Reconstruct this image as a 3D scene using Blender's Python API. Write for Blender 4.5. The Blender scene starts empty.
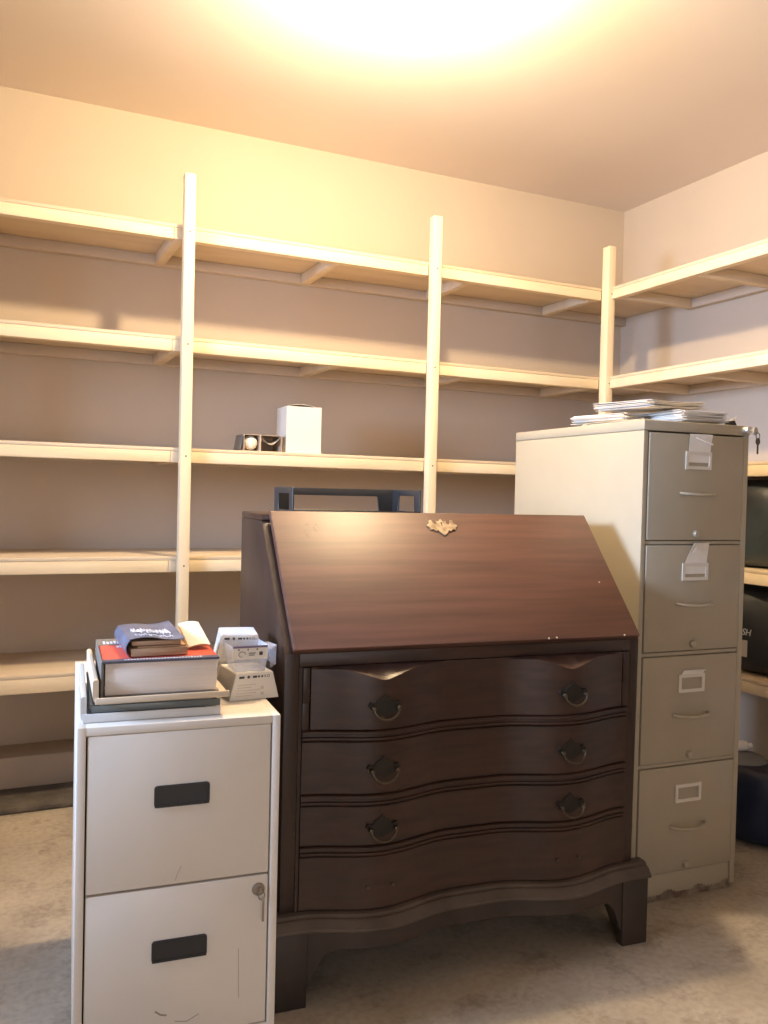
import bpy, bmesh, math, random
from mathutils import Vector, Matrix
random.seed(7)
sc = bpy.context.scene
C = sc.collection
R = math.radians
PI = math.pi

# ------------------------------------------------------------------ camera
F_PX = 853.333
yaw, pitch, roll = R(24.8974), R(-1.316), R(1.3545)
CAM_H = 1.1087
fwd = Vector((math.sin(yaw)*math.cos(pitch), math.cos(yaw)*math.cos(pitch), math.sin(pitch)))
rt = Vector((math.cos(yaw), -math.sin(yaw), 0))
up = rt.cross(fwd)
rt2 = rt*math.cos(roll) + up*math.sin(roll)
up2 = -rt*math.sin(roll) + up*math.cos(roll)
cd = bpy.data.cameras.new('camera'); cam = bpy.data.objects.new('camera', cd); C.objects.link(cam)
M = Matrix((rt2, up2, -fwd)).transposed().to_4x4(); M.translation = (0, 0, CAM_H)
cam.matrix_world = M
cd.sensor_fit = 'VERTICAL'; cd.sensor_height = 24; cd.lens = 24*F_PX/1024
cd.clip_start = 0.05
sc.camera = cam

# ------------------------------------------------------------------ light and exposure
sc.view_settings.view_transform = 'Standard'; sc.view_settings.look = 'None'
sc.view_settings.gamma = 1; sc.view_settings.use_curve_mapping = False
sc.view_settings.exposure = 0.13
SKY = (0.50, 0.68, 1.0); SKY_STRENGTH = 0.6
LAMP_POS = (1.05, 2.11, 2.44); LAMP_W = 190; LAMP_COL = (1.0, 0.745, 0.43); LAMP_R = 0.045
DAY_W = 46; DAY_COL = (0.52, 0.70, 1.0)
FILL_W = 9; FILL_COL = (1.0, 0.94, 0.88)
w = bpy.data.worlds.new('sky'); sc.world = w; w.use_nodes = True
w.node_tree.nodes['Background'].inputs[0].default_value = (*SKY, 1)
w.node_tree.nodes['Background'].inputs[1].default_value = SKY_STRENGTH

def area(name, loc, direction, sx, sy, watts, col, spread=180):
    d = bpy.data.lights.new(name, 'AREA'); d.shape = 'RECTANGLE'; d.size = sx; d.size_y = sy
    d.energy = watts; d.color = col; d.spread = R(spread)
    o = bpy.data.objects.new(name, d); C.objects.link(o); o.location = loc
    o.rotation_euler = Vector(direction).to_track_quat('-Z', 'Y').to_euler()
    return o
# room extents
BY, RX, CEIL = 3.475, 2.923, 2.565
LX, FY = -1.55, -1.45
WIN_Y0, WIN_Y1, WIN_Z0, WIN_Z1 = 1.25, 2.25, 1.25, 1.95      # window in the left wall
DR_X0, DR_X1, DR_Z1 = -0.75, 0.55, 2.05                       # unseen opening added behind the camera for the fill lamp
area('daylight_window', (LX-0.10, (WIN_Y0+WIN_Y1)/2, (WIN_Z0+WIN_Z1)/2+.05), (1, 0.02, -0.16), WIN_Y1-WIN_Y0, WIN_Z1-WIN_Z0, DAY_W, DAY_COL, 85)
area('front_fill', ((DR_X0+DR_X1)/2, FY-0.12, DR_Z1/2), (0.1, 1, 0), DR_X1-DR_X0, DR_Z1, FILL_W, FILL_COL, 130)  # added warm fill lamp, stands in for bounce on the front faces

# ------------------------------------------------------------------ materials
def mat(name, col, rough=0.6, metal=0.0, col2=None, scale=6.0, stretch=(1, 1, 1), bump=0.0, bscale=None, lo=0.35, hi=0.65, spec=0.5, detail=4.0):
    m = bpy.data.materials.new(name); m.use_nodes = True
    nt = m.node_tree; b = nt.nodes['Principled BSDF']
    b.inputs['Base Color'].default_value = (*col, 1); b.inputs['Roughness'].default_value = rough
    b.inputs['Metallic'].default_value = metal; b.inputs['Specular IOR Level'].default_value = spec
    if col2 or bump:
        tc = nt.nodes.new('ShaderNodeTexCoord'); mp = nt.nodes.new('ShaderNodeMapping')
        mp.inputs['Scale'].default_value = stretch
        nt.links.new(tc.outputs['Object'], mp.inputs[0])
        n = nt.nodes.new('ShaderNodeTexNoise'); n.inputs['Scale'].default_value = scale; n.inputs['Detail'].default_value = detail
        nt.links.new(mp.outputs[0], n.inputs['Vector'])
        if col2:
            r = nt.nodes.new('ShaderNodeValToRGB')
            r.color_ramp.elements[0].position = lo; r.color_ramp.elements[1].position = hi
            r.color_ramp.elements[0].color = (*col, 1); r.color_ramp.elements[1].color = (*col2, 1)
            nt.links.new(n.outputs[0], r.inputs[0]); nt.links.new(r.outputs[0], b.inputs['Base Color'])
        if bump:
            n2 = n
            if bscale:
                n2 = nt.nodes.new('ShaderNodeTexNoise'); n2.inputs['Scale'].default_value = bscale; n2.inputs['Detail'].default_value = 3
                nt.links.new(mp.outputs[0], n2.inputs['Vector'])
            bp = nt.nodes.new('ShaderNodeBump'); bp.inputs['Strength'].default_value = bump; bp.inputs['Distance'].default_value = 0.01
            nt.links.new(n2.outputs[0], bp.inputs['Height']); nt.links.new(bp.outputs[0], b.inputs['Normal'])
    return m

def glassy(name, tint, keep, rough=0.1):
    """thin clear plastic: part see-through, part surface"""
    m = bpy.data.materials.new(name); m.use_nodes = True; nt = m.node_tree
    b = nt.nodes['Principled BSDF']; b.inputs['Base Color'].default_value = (*tint, 1); b.inputs['Roughness'].default_value = rough
    t = nt.nodes.new('ShaderNodeBsdfTransparent'); mx = nt.nodes.new('ShaderNodeMixShader'); mx.inputs[0].default_value = keep
    t.inputs[0].default_value = (*[0.6+0.4*c for c in tint], 1)
    out = nt.nodes['Material Output']
    nt.links.new(t.outputs[0], mx.inputs[1]); nt.links.new(b.outputs[0], mx.inputs[2]); nt.links.new(mx.outputs[0], out.inputs[0])
    return m

def emissive(name, col, strength):
    m = bpy.data.materials.new(name); m.use_nodes = True; b = m.node_tree.nodes['Principled BSDF']
    b.inputs['Emission Color'].default_value = (*col, 1); b.inputs['Emission Strength'].default_value = strength
    b.inputs['Base Color'].default_value = (*col, 1)
    return m

m_wall = mat('wall_paint', (0.61, 0.52, 0.435), 0.8, col2=(0.575, 0.49, 0.405), scale=1.7, lo=0.3, hi=0.75, bump=0.05, bscale=90, spec=0.25)
m_ceil = mat('ceiling_paint', (0.80, 0.725, 0.67), 0.85, col2=(0.77, 0.695, 0.64), scale=1.2, bump=0.04, bscale=80, spec=0.2)
m_shelf = mat('cream_painted_pine', (0.82, 0.69, 0.50), 0.5, col2=(0.74, 0.60, 0.41), scale=5, stretch=(0.5, 3, 5), bump=0.06, bscale=30, lo=0.42, hi=0.72, spec=0.35)
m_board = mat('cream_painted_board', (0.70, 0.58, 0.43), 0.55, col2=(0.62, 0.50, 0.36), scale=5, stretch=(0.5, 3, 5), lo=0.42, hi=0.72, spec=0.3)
m_post = mat('cream_painted_post', (0.82, 0.70, 0.51), 0.5, col2=(0.75, 0.62, 0.43), scale=5, stretch=(5, 5, 0.4), bump=0.05, bscale=30, lo=0.45, hi=0.75, spec=0.35)
m_nail = mat('rusty_nail', (0.10, 0.06, 0.04), 0.6)
m_white = mat('white_enamel', (0.72, 0.68, 0.63), 0.42, col2=(0.67, 0.625, 0.57), scale=3, lo=0.45, hi=0.75)
m_whitedr = mat('white_enamel_drawer', (0.70, 0.66, 0.61), 0.42, col2=(0.65, 0.60, 0.55), scale=3.5, lo=0.45, hi=0.75)
m_dark = mat('black_gap', (0.02, 0.018, 0.016), 0.7)
m_black = mat('black_plastic', (0.022, 0.022, 0.024), 0.4)
m_tan = mat('olive_tan_enamel', (0.40, 0.345, 0.255), 0.38, col2=(0.37, 0.32, 0.235), scale=4, lo=0.4, hi=0.7)
m_tandr = mat('olive_tan_enamel_drawer', (0.385, 0.335, 0.25), 0.4, col2=(0.35, 0.30, 0.225), scale=4, lo=0.4, hi=0.7)
m_chip = mat('rust_edge', (0.12, 0.075, 0.05), 0.8, col2=(0.25, 0.2, 0.15), scale=40)
m_chrome = mat('worn_chrome', (0.62, 0.58, 0.52), 0.3, 0.9)
m_lockd = mat('dull_lock_metal', (0.30, 0.26, 0.22), 0.35, 0.8)
m_hold = mat('pale_label_frame', (0.66, 0.62, 0.55), 0.4)
m_paint_metal = mat('painted_pull', (0.42, 0.37, 0.29), 0.3, 0.35)
m_brass = mat('aged_brass', (0.50, 0.41, 0.30), 0.45, 0.7, col2=(0.26, 0.20, 0.13), scale=60)
m_bail = mat('dark_brass', (0.11, 0.09, 0.065), 0.35, 0.85)
m_plate = mat('dark_backplate', (0.035, 0.03, 0.025), 0.45, 0.6)
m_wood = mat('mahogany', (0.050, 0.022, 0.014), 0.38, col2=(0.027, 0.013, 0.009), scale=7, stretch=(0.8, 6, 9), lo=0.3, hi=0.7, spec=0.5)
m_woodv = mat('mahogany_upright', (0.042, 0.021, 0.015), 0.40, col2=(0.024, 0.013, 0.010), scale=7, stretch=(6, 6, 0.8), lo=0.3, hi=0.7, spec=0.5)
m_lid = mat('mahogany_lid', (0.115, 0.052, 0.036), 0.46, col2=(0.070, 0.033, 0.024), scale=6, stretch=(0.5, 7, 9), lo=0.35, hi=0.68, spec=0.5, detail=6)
m_mould = mat('dusty_mahogany', (0.10, 0.075, 0.058), 0.6, col2=(0.06, 0.042, 0.032), scale=9, lo=0.35, hi=0.65)
m_foot = mat('dusty_dark_mahogany_foot', (0.048, 0.032, 0.025), 0.55, col2=(0.028, 0.019, 0.016), scale=9)
m_mouldd = mat('dusty_dark_mahogany', (0.055, 0.040, 0.032), 0.6, col2=(0.032, 0.024, 0.020), scale=9)
m_paper = mat('paper', (0.80, 0.77, 0.73), 0.75, col2=(0.74, 0.70, 0.66), scale=20)
m_pages = mat('page_edges', (0.78, 0.72, 0.68), 0.8, col2=(0.73, 0.67, 0.63), scale=30, stretch=(0.3, 0.3, 12))
m_brownp = mat('yellowed_page_edges', (0.50, 0.32, 0.20), 0.8, col2=(0.34, 0.21, 0.13), scale=30, stretch=(0.4, 0.4, 14))
m_red = mat('red_cover', (0.62, 0.085, 0.055), 0.45)
m_navy = mat('navy_cover', (0.055, 0.06, 0.10), 0.45)
m_grey = mat('grey_cover', (0.16, 0.15, 0.14), 0.5)
m_blue = mat('worn_blue_cover', (0.085, 0.092, 0.14), 0.45, col2=(0.13, 0.14, 0.20), scale=25)
m_ink = mat('printed_ink', (0.05, 0.05, 0.06), 0.6)
m_inklt = mat('pale_print', (0.62, 0.63, 0.70), 0.5)
m_lilac = mat('plum_print', (0.16, 0.11, 0.20), 0.5)
m_orange = mat('orange_card', (0.72, 0.42, 0.20), 0.7)
m_manila = mat('manila_paper', (0.72, 0.61, 0.42), 0.7)
m_beige = mat('beige_plastic', (0.66, 0.56, 0.44), 0.4)
m_smoke = glassy('smoky_plastic', (0.17, 0.19, 0.19), 0.80, 0.25)
m_frost = glassy('frosted_white_plastic', (0.72, 0.71, 0.70), 0.85, 0.25)
m_clear = glassy('clear_plastic', (0.75, 0.78, 0.86), 0.28, 0.08)
m_bluep = mat('blue_folder', (0.05, 0.09, 0.22), 0.5)
m_card = mat('white_carton', (0.74, 0.71, 0.67), 0.55)
m_cardg = mat('grey_carton_side', (0.46, 0.44, 0.40), 0.55)
m_cardb = mat('pale_blue_print', (0.42, 0.52, 0.72), 0.5)
m_kraft = mat('kraft_board', (0.46, 0.37, 0.29), 0.8)
m_bulb = mat('frosted_glass', (0.82, 0.78, 0.74), 0.3)
m_bagk = mat('black_bin_liner', (0.022, 0.024, 0.028), 0.55, bump=0.5, bscale=14)
m_bagt = mat('dark_teal_bin_liner', (0.040, 0.058, 0.070), 0.5, col2=(0.018, 0.022, 0.028), scale=5, bump=0.5, bscale=12)
m_bagn = mat('navy_plastic', (0.014, 0.022, 0.050), 0.45, bump=0.35, bscale=10)
m_bagg = mat('grey_plastic', (0.16, 0.165, 0.17), 0.5, bump=0.3, bscale=12)
m_bagtxt = mat('white_bag_print', (0.62, 0.62, 0.62), 0.6)
m_curb = mat('painted_concrete', (0.54, 0.455, 0.375), 0.8, col2=(0.49, 0.41, 0.335), scale=5)
m_sill = mat('dark_concrete', (0.13, 0.115, 0.10), 0.9, col2=(0.08, 0.07, 0.062), scale=14, bump=0.3, bscale=50)

def floor_material():
    m = bpy.data.materials.new('concrete_floor'); m.use_nodes = True; nt = m.node_tree; b = nt.nodes['Principled BSDF']
    N = nt.nodes.new; L = nt.links.new
    tc = N('ShaderNodeTexCoord')
    def noise(s, d, rgh=0.55):
        n = N('ShaderNodeTexNoise'); n.inputs['Scale'].default_value = s; n.inputs['Detail'].default_value = d; n.inputs['Roughness'].default_value = rgh
        L(tc.outputs['Object'], n.inputs['Vector']); return n
    def ramp(a, ca, bb, cb):
        r = N('ShaderNodeValToRGB'); r.color_ramp.elements[0].position = a; r.color_ramp.elements[0].color = ca
        r.color_ramp.elements[1].position = bb; r.color_ramp.elements[1].color = cb; return r
    n1 = noise(2.6, 6); r1 = ramp(0.32, (0.29, 0.25, 0.20, 1), 0.68, (0.47, 0.415, 0.34, 1)); L(n1.outputs[0], r1.inputs[0])
    n2 = noise(7.5, 5, 0.65); r2 = ramp(0.30, (0.55, 0.52, 0.50, 1), 0.48, (1, 1, 1, 1)); L(n2.outputs[0], r2.inputs[0])
    n3 = noise(60, 3); r3 = ramp(0.35, (0.86, 0.85, 0.84, 1), 0.6, (1, 1, 1, 1)); L(n3.outputs[0], r3.inputs[0])
    a = N('ShaderNodeMixRGB'); a.blend_type = 'MULTIPLY'; a.inputs[0].default_value = 0.75; L(r1.outputs[0], a.inputs[1]); L(r2.outputs[0], a.inputs[2])
    c = N('ShaderNodeMixRGB'); c.blend_type = 'MULTIPLY'; c.inputs[0].default_value = 1; L(a.outputs[0], c.inputs[1]); L(r3.outputs[0], c.inputs[2])
    L(c.outputs[0], b.inputs['Base Color']); b.inputs['Roughness'].default_value = 0.7
    bp = N('ShaderNodeBump'); bp.inputs['Strength'].default_value = 0.15; bp.inputs['Distance'].default_value = 0.01
    L(n2.outputs[0], bp.inputs['Height']); L(bp.outputs[0], b.inputs['Normal'])
    return m
m_floor = floor_material()

# ------------------------------------------------------------------ mesh helpers
def nb(): return bmesh.new()

def add_box(bm, lo, hi, bev=0.0, seg=2, mx=None):
    x0, y0, z0 = lo; x1, y1, z1 = hi
    vs = [bm.verts.new(p) for p in ((x0,y0,z0),(x1,y0,z0),(x1,y1,z0),(x0,y1,z0),(x0,y0,z1),(x1,y0,z1),(x1,y1,z1),(x0,y1,z1))]
    fs = [bm.faces.new([vs[i] for i in q]) for q in ((3,2,1,0),(4,5,6,7),(0,1,5,4),(1,2,6,5),(2,3,7,6),(3,0,4,7))]
    if bev > 0:
        es = list({e for f in fs for e in f.edges})
        r = bmesh.ops.bevel(bm, geom=es, offset=bev, segments=seg, affect='EDGES', profile=0.5)
        if mx: bmesh.ops.transform(bm, matrix=mx, verts=list({v for f in r['faces'] for v in f.verts} | {v for v in vs if v.is_valid}))
    elif mx: bmesh.ops.transform(bm, matrix=mx, verts=vs)

def add_prism(bm, poly, a, b, axis='x', bev=0.0):
    """closed polygon poly of 2D points swept from a to b along an axis"""
    def P(q, t): return {'x': (t, q[0], q[1]), 'y': (q[0], t, q[1]), 'z': (q[0], q[1], t)}[axis]
    A = [bm.verts.new(P(q, a)) for q in poly]; B = [bm.verts.new(P(q, b)) for q in poly]; n = len(poly)
    fs = [bm.faces.new(A), bm.faces.new(B[::-1])]
    for i in range(n): fs.append(bm.faces.new((A[i], B[i], B[(i+1) % n], A[(i+1) % n])))
    bmesh.ops.recalc_face_normals(bm, faces=fs)
    if bev > 0:
        es = list({e for f in fs for e in f.edges})
        bmesh.ops.bevel(bm, geom=es, offset=bev, segments=2, affect='EDGES', profile=0.5)
    return A + B

def sweep(bm, xs, f):
    """cross-section f(x) -> closed list of (y, z), lofted along x"""
    rings = [[bm.verts.new((x, y, z)) for y, z in f(x)] for x in xs]; n = len(rings[0]); fs = []
    for a, b in zip(rings, rings[1:]):
        for i in range(n): fs.append(bm.faces.new((a[i], a[(i+1) % n], b[(i+1) % n], b[i])))
    fs += [bm.faces.new(rings[0][::-1]), bm.faces.new(rings[-1])]
    bmesh.ops.recalc_face_normals(bm, faces=fs)

def add_tube(bm, pts, r, n=10, closed=False, caps=True):
    pts = [Vector(p) for p in pts]; rs = r if isinstance(r, (list, tuple)) else [r]*len(pts); rings = []; N = len(pts)
    prev = None
    for i, p in enumerate(pts):
        t = (pts[(i+1) % N] - pts[i-1]) if closed else (pts[min(i+1, N-1)] - pts[max(i-1, 0)])
        t.normalize()
        u = prev - t*prev.dot(t) if prev else t.cross(Vector((0.31, 0.2, 0.93)))
        if u.length < 1e-5: u = t.cross(Vector((1, 0, 0)))
        u.normalize(); v = t.cross(u); prev = u
        rings.append([bm.verts.new(p + (u*math.cos(2*PI*k/n) + v*math.sin(2*PI*k/n))*rs[i]) for k in range(n)])
    fs = []
    pairs = list(zip(rings, rings[1:])) + ([(rings[-1], rings[0])] if closed else [])
    for a, b in pairs:
        for k in range(n): fs.append(bm.faces.new((a[k], a[(k+1) % n], b[(k+1) % n], b[k])))
    if caps and not closed: fs += [bm.faces.new(rings[0][::-1]), bm.faces.new(rings[-1])]
    bmesh.ops.recalc_face_normals(bm, faces=fs)

def add_lathe(bm, prof, n=32, mx=None):
    """prof: list of (r, z)"""
    rings = []
    for r, z in prof:
        if r < 1e-6: rings.append([bm.verts.new((0, 0, z))])
        else: rings.append([bm.verts.new((r*math.cos(2*PI*k/n), r*math.sin(2*PI*k/n), z)) for k in range(n)])
    fs = []
    for a, b in zip(rings, rings[1:]):
        for k in range(n):
            q = [a[k % len(a)], a[(k+1) % len(a)], b[(k+1) % len(b)], b[k % len(b)]]
            u = []
            for v in q:
                if v not in u: u.append(v)
            if len(u) > 2: fs.append(bm.faces.new(u))
    bmesh.ops.recalc_face_normals(bm, faces=fs)
    if mx: bmesh.ops.transform(bm, matrix=mx, verts=[v for r in rings for v in r])

def sheet(bm, nx, ny, f, th=0.0006):
    """curved thin sheet: f(s, t) -> point, with real thickness"""
    g = [[Vector(f(i/nx, j/ny)) for j in range(ny+1)] for i in range(nx+1)]
    def nrm(i, j):
        a = g[min(i+1, nx)][j] - g[max(i-1, 0)][j]; b = g[i][min(j+1, ny)] - g[i][max(j-1, 0)]
        return a.cross(b).normalized()
    T = [[bm.verts.new(g[i][j] + nrm(i, j)*th/2) for j in range(ny+1)] for i in range(nx+1)]
    B = [[bm.verts.new(g[i][j] - nrm(i, j)*th/2) for j in range(ny+1)] for i in range(nx+1)]
    fs = []
    for i in range(nx):
        for j in range(ny):
            fs.append(bm.faces.new((T[i][j], T[i+1][j], T[i+1][j+1], T[i][j+1])))
            fs.append(bm.faces.new((B[i][j+1], B[i+1][j+1], B[i+1][j], B[i][j])))
    for i in range(nx):
        for j in (0, ny): fs.append(bm.faces.new((T[i][j], T[i+1][j], B[i+1][j], B[i][j])))
    for j in range(ny):
        for i in (0, nx): fs.append(bm.faces.new((T[i][j], T[i][j+1], B[i][j+1], B[i][j])))
    bmesh.ops.recalc_face_normals(bm, faces=fs)

def obj(name, bm, m, parent=None, loc=None, rot=None, smooth=35, mx=None):
    me = bpy.data.meshes.new(name); bm.to_mesh(me); bm.free(); me.materials.append(m)
    if smooth:
        me.shade_smooth(); me.set_sharp_from_angle(angle=R(smooth))
    o = bpy.data.objects.new(name, me); C.objects.link(o)
    if parent: o.parent = parent
    if loc: o.location = loc
    if rot: o.rotation_euler = rot
    return o

def box(name, lo, hi, m, parent=None, bev=0.0, **k):
    bm = nb(); add_box(bm, lo, hi, bev); return obj(name, bm, m, parent, **k)

def tag(o, label, cat, group=None):
    o['label'] = label; o['category'] = cat
    if group: o['group'] = group
    return o

def thing(name, label, cat, loc=(0, 0, 0), rz=0.0, group=None):
    o = bpy.data.objects.new(name, None); o.empty_display_size = 0.05; C.objects.link(o)
    o.location = loc; o.rotation_euler = (0, 0, rz)
    return tag(o, label, cat, group)

def struct(o): o['kind'] = 'structure'; return o

def rrect(x0, z0, x1, z1, r, n=5):
    out = []
    for cx, cz, a in ((x1-r, z1-r, 0), (x0+r, z1-r, 90), (x0+r, z0+r, 180), (x1-r, z0+r, 270)):
        for k in range(n+1): out.append((cx + r*math.cos(R(a+90*k/n)), cz + r*math.sin(R(a+90*k/n))))
    return out

def add_frame(bm, x0, z0, x1, z1, wd, y0, y1):
    """rectangular frame in the xz plane, one mesh with a real opening"""
    O = [(x0, z0), (x1, z0), (x1, z1), (x0, z1)]; I = [(x0+wd, z0+wd), (x1-wd, z0+wd), (x1-wd, z1-wd), (x0+wd, z1-wd)]
    v = {(s, y): [bm.verts.new((p[0], y, p[1])) for p in q] for s, q in (('o', O), ('i', I)) for y in (y0, y1)}
    fs = []
    for k in range(4):
        j = (k+1) % 4
        fs += [bm.faces.new((v['o', y0][k], v['o', y0][j], v['i', y0][j], v['i', y0][k])),
               bm.faces.new((v['o', y1][k], v['i', y1][k], v['i', y1][j], v['o', y1][j])),
               bm.faces.new((v['o', y0][k], v['o', y1][k], v['o', y1][j], v['o', y0][j])),
               bm.faces.new((v['i', y0][k], v['i', y0][j], v['i', y1][j], v['i', y1][k]))]
    bmesh.ops.recalc_face_normals(bm, faces=fs)

# ------------------------------------------------------------------ the room
T = 0.12
struct(box('floor', (LX-T, FY-T, -0.12), (RX+T, BY+T, 0), m_floor))
struct(box('ceiling', (LX-T, FY-T, CEIL), (RX+T, BY+T, CEIL+0.1), m_ceil))
struct(box('wall_back', (LX-T, BY, 0), (RX+T, BY+T, CEIL), m_wall))
struct(box('wall_right', (RX, FY-T, 0), (RX+T, BY, CEIL), m_wall))
bm = nb()
add_box(bm, (LX-T, FY-T, 0), (LX, WIN_Y0, CEIL)); add_box(bm, (LX-T, WIN_Y1, 0), (LX, BY, CEIL))
add_box(bm, (LX-T, WIN_Y0, 0), (LX, WIN_Y1, WIN_Z0)); add_box(bm, (LX-T, WIN_Y0, WIN_Z1), (LX, WIN_Y1, CEIL))
struct(obj('wall_left', bm, m_wall, smooth=0))
bm = nb()
add_box(bm, (LX, FY-T, 0), (DR_X0, FY, CEIL)); add_box(bm, (DR_X1, FY-T, 0), (RX, FY, CEIL)); add_box(bm, (DR_X0, FY-T, DR_Z1), (DR_X1, FY, CEIL))
struct(obj('wall_front', bm, m_wall, smooth=0))
bm = nb()
add_box(bm, (LX-0.03, WIN_Y0, WIN_Z0), (LX+0.012, WIN_Y0+0.04, WIN_Z1)); add_box(bm, (LX-0.03, WIN_Y1-0.04, WIN_Z0), (LX+0.012, WIN_Y1, WIN_Z1))
add_box(bm, (LX-0.03, WIN_Y0+0.04, WIN_Z0), (LX+0.012, WIN_Y1-0.04, WIN_Z0+0.04)); add_box(bm, (LX-0.03, WIN_Y0+0.04, WIN_Z1-0.04), (LX+0.012, WIN_Y1-0.04, WIN_Z1))
struct(obj('window_1', bm, m_post, smooth=0))
# low concrete curb along the back wall and its dark footing
struct(box('baseboard_back', (LX, 3.305, 0.0), (RX, BY-0.001, 0.128), m_curb, bev=0.006))
bm = nb(); add_box(bm, (LX, 3.085, 0.0), (RX, 3.195, 0.022), 0.006); add_box(bm, (LX, 3.200, 0.0), (RX, 3.304, 0.018), 0.006)
struct(obj('trim_1', bm, m_sill))

# ------------------------------------------------------------------ ceiling lamp
lamp = thing('ceiling_lamp', 'glowing round glass ceiling lamp above the desk', 'lamp', (LAMP_POS[0], LAMP_POS[1], CEIL))
bm = nb(); add_lathe(bm, [(0, -0.001), (0.15, -0.001), (0.155, -0.012), (0.14, -0.022), (0, -0.024)], 48); obj('base_plate', bm, m_card, lamp)
g = bpy.data.materials.new('glowing_dome_glass'); g.use_nodes = True; nt = g.node_tree
em = nt.nodes.new('ShaderNodeEmission'); em.inputs[0].default_value = (1.0, 0.86, 0.62, 1); em.inputs[1].default_value = 5.0
tr = nt.nodes.new('ShaderNodeBsdfTransparent'); mx = nt.nodes.new('ShaderNodeMixShader'); mx.inputs[0].default_value = 0.45
nt.links.new(tr.outputs[0], mx.inputs[1]); nt.links.new(em.outputs[0], mx.inputs[2]); nt.links.new(mx.outputs[0], nt.nodes['Material Output'].inputs[0])
bm = nb(); prof = [(0.250, -0.022)] + [(0.262*math.cos(R(a)), -0.03 - 0.195*math.sin(R(a))) for a in range(0, 91, 6)]
prof[-1] = (0, prof[-1][1]); add_lathe(bm, prof, 56); obj('glass_dome', bm, g, lamp)
pl = bpy.data.lights.new('lamp_light', 'POINT'); pl.energy = LAMP_W; pl.color = LAMP_COL; pl.shadow_soft_size = LAMP_R
po = bpy.data.objects.new('bulb_light', pl); C.objects.link(po); po.parent = lamp; po.location = (0, 0, LAMP_POS[2]-CEIL)

# ------------------------------------------------------------------ built-in shelving
SY, SX = 3.046, 2.4685
Z = [2.0314, 1.6405, 1.2492, 0.8638, 0.4744]
PX = [-0.372, 0.6072, 1.5858, 2.4492]
PTOP = [2.20, 2.2025, 2.2082, 2.2093]
PW = 0.038; BT = 0.012; FH = 0.052
def boards(name, lo, hi, m, parent, bev=0.0015): return box(name, lo, hi, m, parent, bev)
bs = thing('shelving_unit', 'long cream wooden shelving along the back wall, five shelves high', 'shelves', (1.0, SY, 0))
def bx(name, lo, hi, m, par, bev=0.0015, base=(1.0, SY, 0)):
    d = base; return box(name, tuple(a-b for a, b in zip(lo, d)), tuple(a-b for a, b in zip(hi, d)), m, par, bev)
X0 = -0.39; X1 = RX-0.002
for i, x in enumerate(PX):
    dy = PW if i < 3 else 0.045
    p = bx('post', (x, SY-dy, 0.001), (x+PW, SY-0.0005, PTOP[i]), m_post, bs, 0.002)
    for z in Z:
        bm = nb(); add_lathe(bm, [(0, 0.0012), (0.0032, 0.0008), (0.0034, -0.001)], 8, Matrix.Translation((x+PW/2-1.0, -dy, z-0.03)) @ Matrix.Rotation(R(90), 4, 'X'))
        obj('nail_head', bm, m_nail, p)
beams = [-0.41+0.038, -0.02, 0.580, 1.185, 1.775, 2.407]
for i, z in enumerate(Z):
    fh = FH if i < 3 else (0.055 if i == 3 else 0.062)
    bd = bx('shelf_board', (X0, SY+0.001, z-BT), (X1, BY-0.001, z), m_board, bs)
    bx('corner_board', (2.4885, 3.0005, z-BT), (X1, SY+0.0005, z), m_board, bd)
    segs = [(X0, 0.5785), (0.6455, 1.5850), (1.6245, 2.4485)]
    for a, b in segs:
        bx('fascia', (a, SY+0.0012, z-fh), (b, SY+0.038, z-BT-0.0005), m_shelf, bd, 0.002)
    for b in beams:
        front = SY+0.0012 if abs(b-0.580) < 0.01 else SY+0.039
        bx('cross_beam', (b, front, z-fh), (b+0.038, BY-0.041, z-BT-0.0005), m_board, bd, 0.002)
    bx('wall_ledger', (X0, BY-0.040, z-fh), (X1, BY-0.0015, z-BT-0.0005), m_wall, bd, 0.002)

rs = thing('shelving_unit', 'cream wooden shelving along the right wall behind the tall tan cabinet', 'shelves', (SX, 2.0, 0))
RB = (SX, 2.0, 0); Y0 = 0.75; Y1 = 2.9995
for y in (0.76, 1.93):
    bx('post', (SX-PW, y, 0.001), (SX-0.0005, y+PW, 2.2), m_post, rs, 0.002, RB)
for i, z in enumerate(Z):
    bd = bx('shelf_board', (SX+0.001, Y0, z-BT), (RX-0.001, Y1, z), m_board, rs, 0.0015, RB)
    bx('fascia', (SX+0.0012, Y0, z-FH), (SX+0.038, SY-0.047 if i != 9 else Y1, z-BT-0.0005), m_shelf, bd, 0.002, RB)
    for y in (0.80, 1.40, 1.97, 2.50, 2.95):
        bx('cross_beam', (SX+0.039, y, z-FH), (RX-0.041, y+0.038, z-BT-0.0005), m_board, bd, 0.002, RB)
    bx('wall_ledger', (RX-0.040, Y0, z-FH), (RX-0.0015, Y1, z-BT-0.0005), m_wall, bd, 0.002, RB)

# ------------------------------------------------------------------ slant-front desk
DW = 0.8949; DZ = 1.0496; DZL = 0.7589; DB = 0.2621; DD = 0.512
desk = thing('slant_front_desk', 'dark mahogany slant front desk with four bowed drawers', 'desk', (0.5886, 1.73, 0), R(-4.5691))
def bump(x, c, wd): 
    t = (x-c)/wd
    return math.cos(PI*t/2)**2 if abs(t) < 1 else 0.0
def D(x): return 0.039*(bump(x, 0.205, 0.185) + bump(x, DW-0.215, 0.185))
side = [(0.004, 0.15), (0.0, DZL), (DB, DZ-0.016), (DD, DZ-0.016), (DD, 0.15)]
for a, b in ((-0.010, 0.022), (DW-0.022, DW)):
    bm = nb(); add_prism(bm, side, a, b, 'x', 0.0015); obj('side_panel', bm, m_woodv, desk)
box('top_board', (-0.010, DB-0.004, DZ-0.0155), (DW, DD, DZ), m_wood, desk, 0.003)
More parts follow.
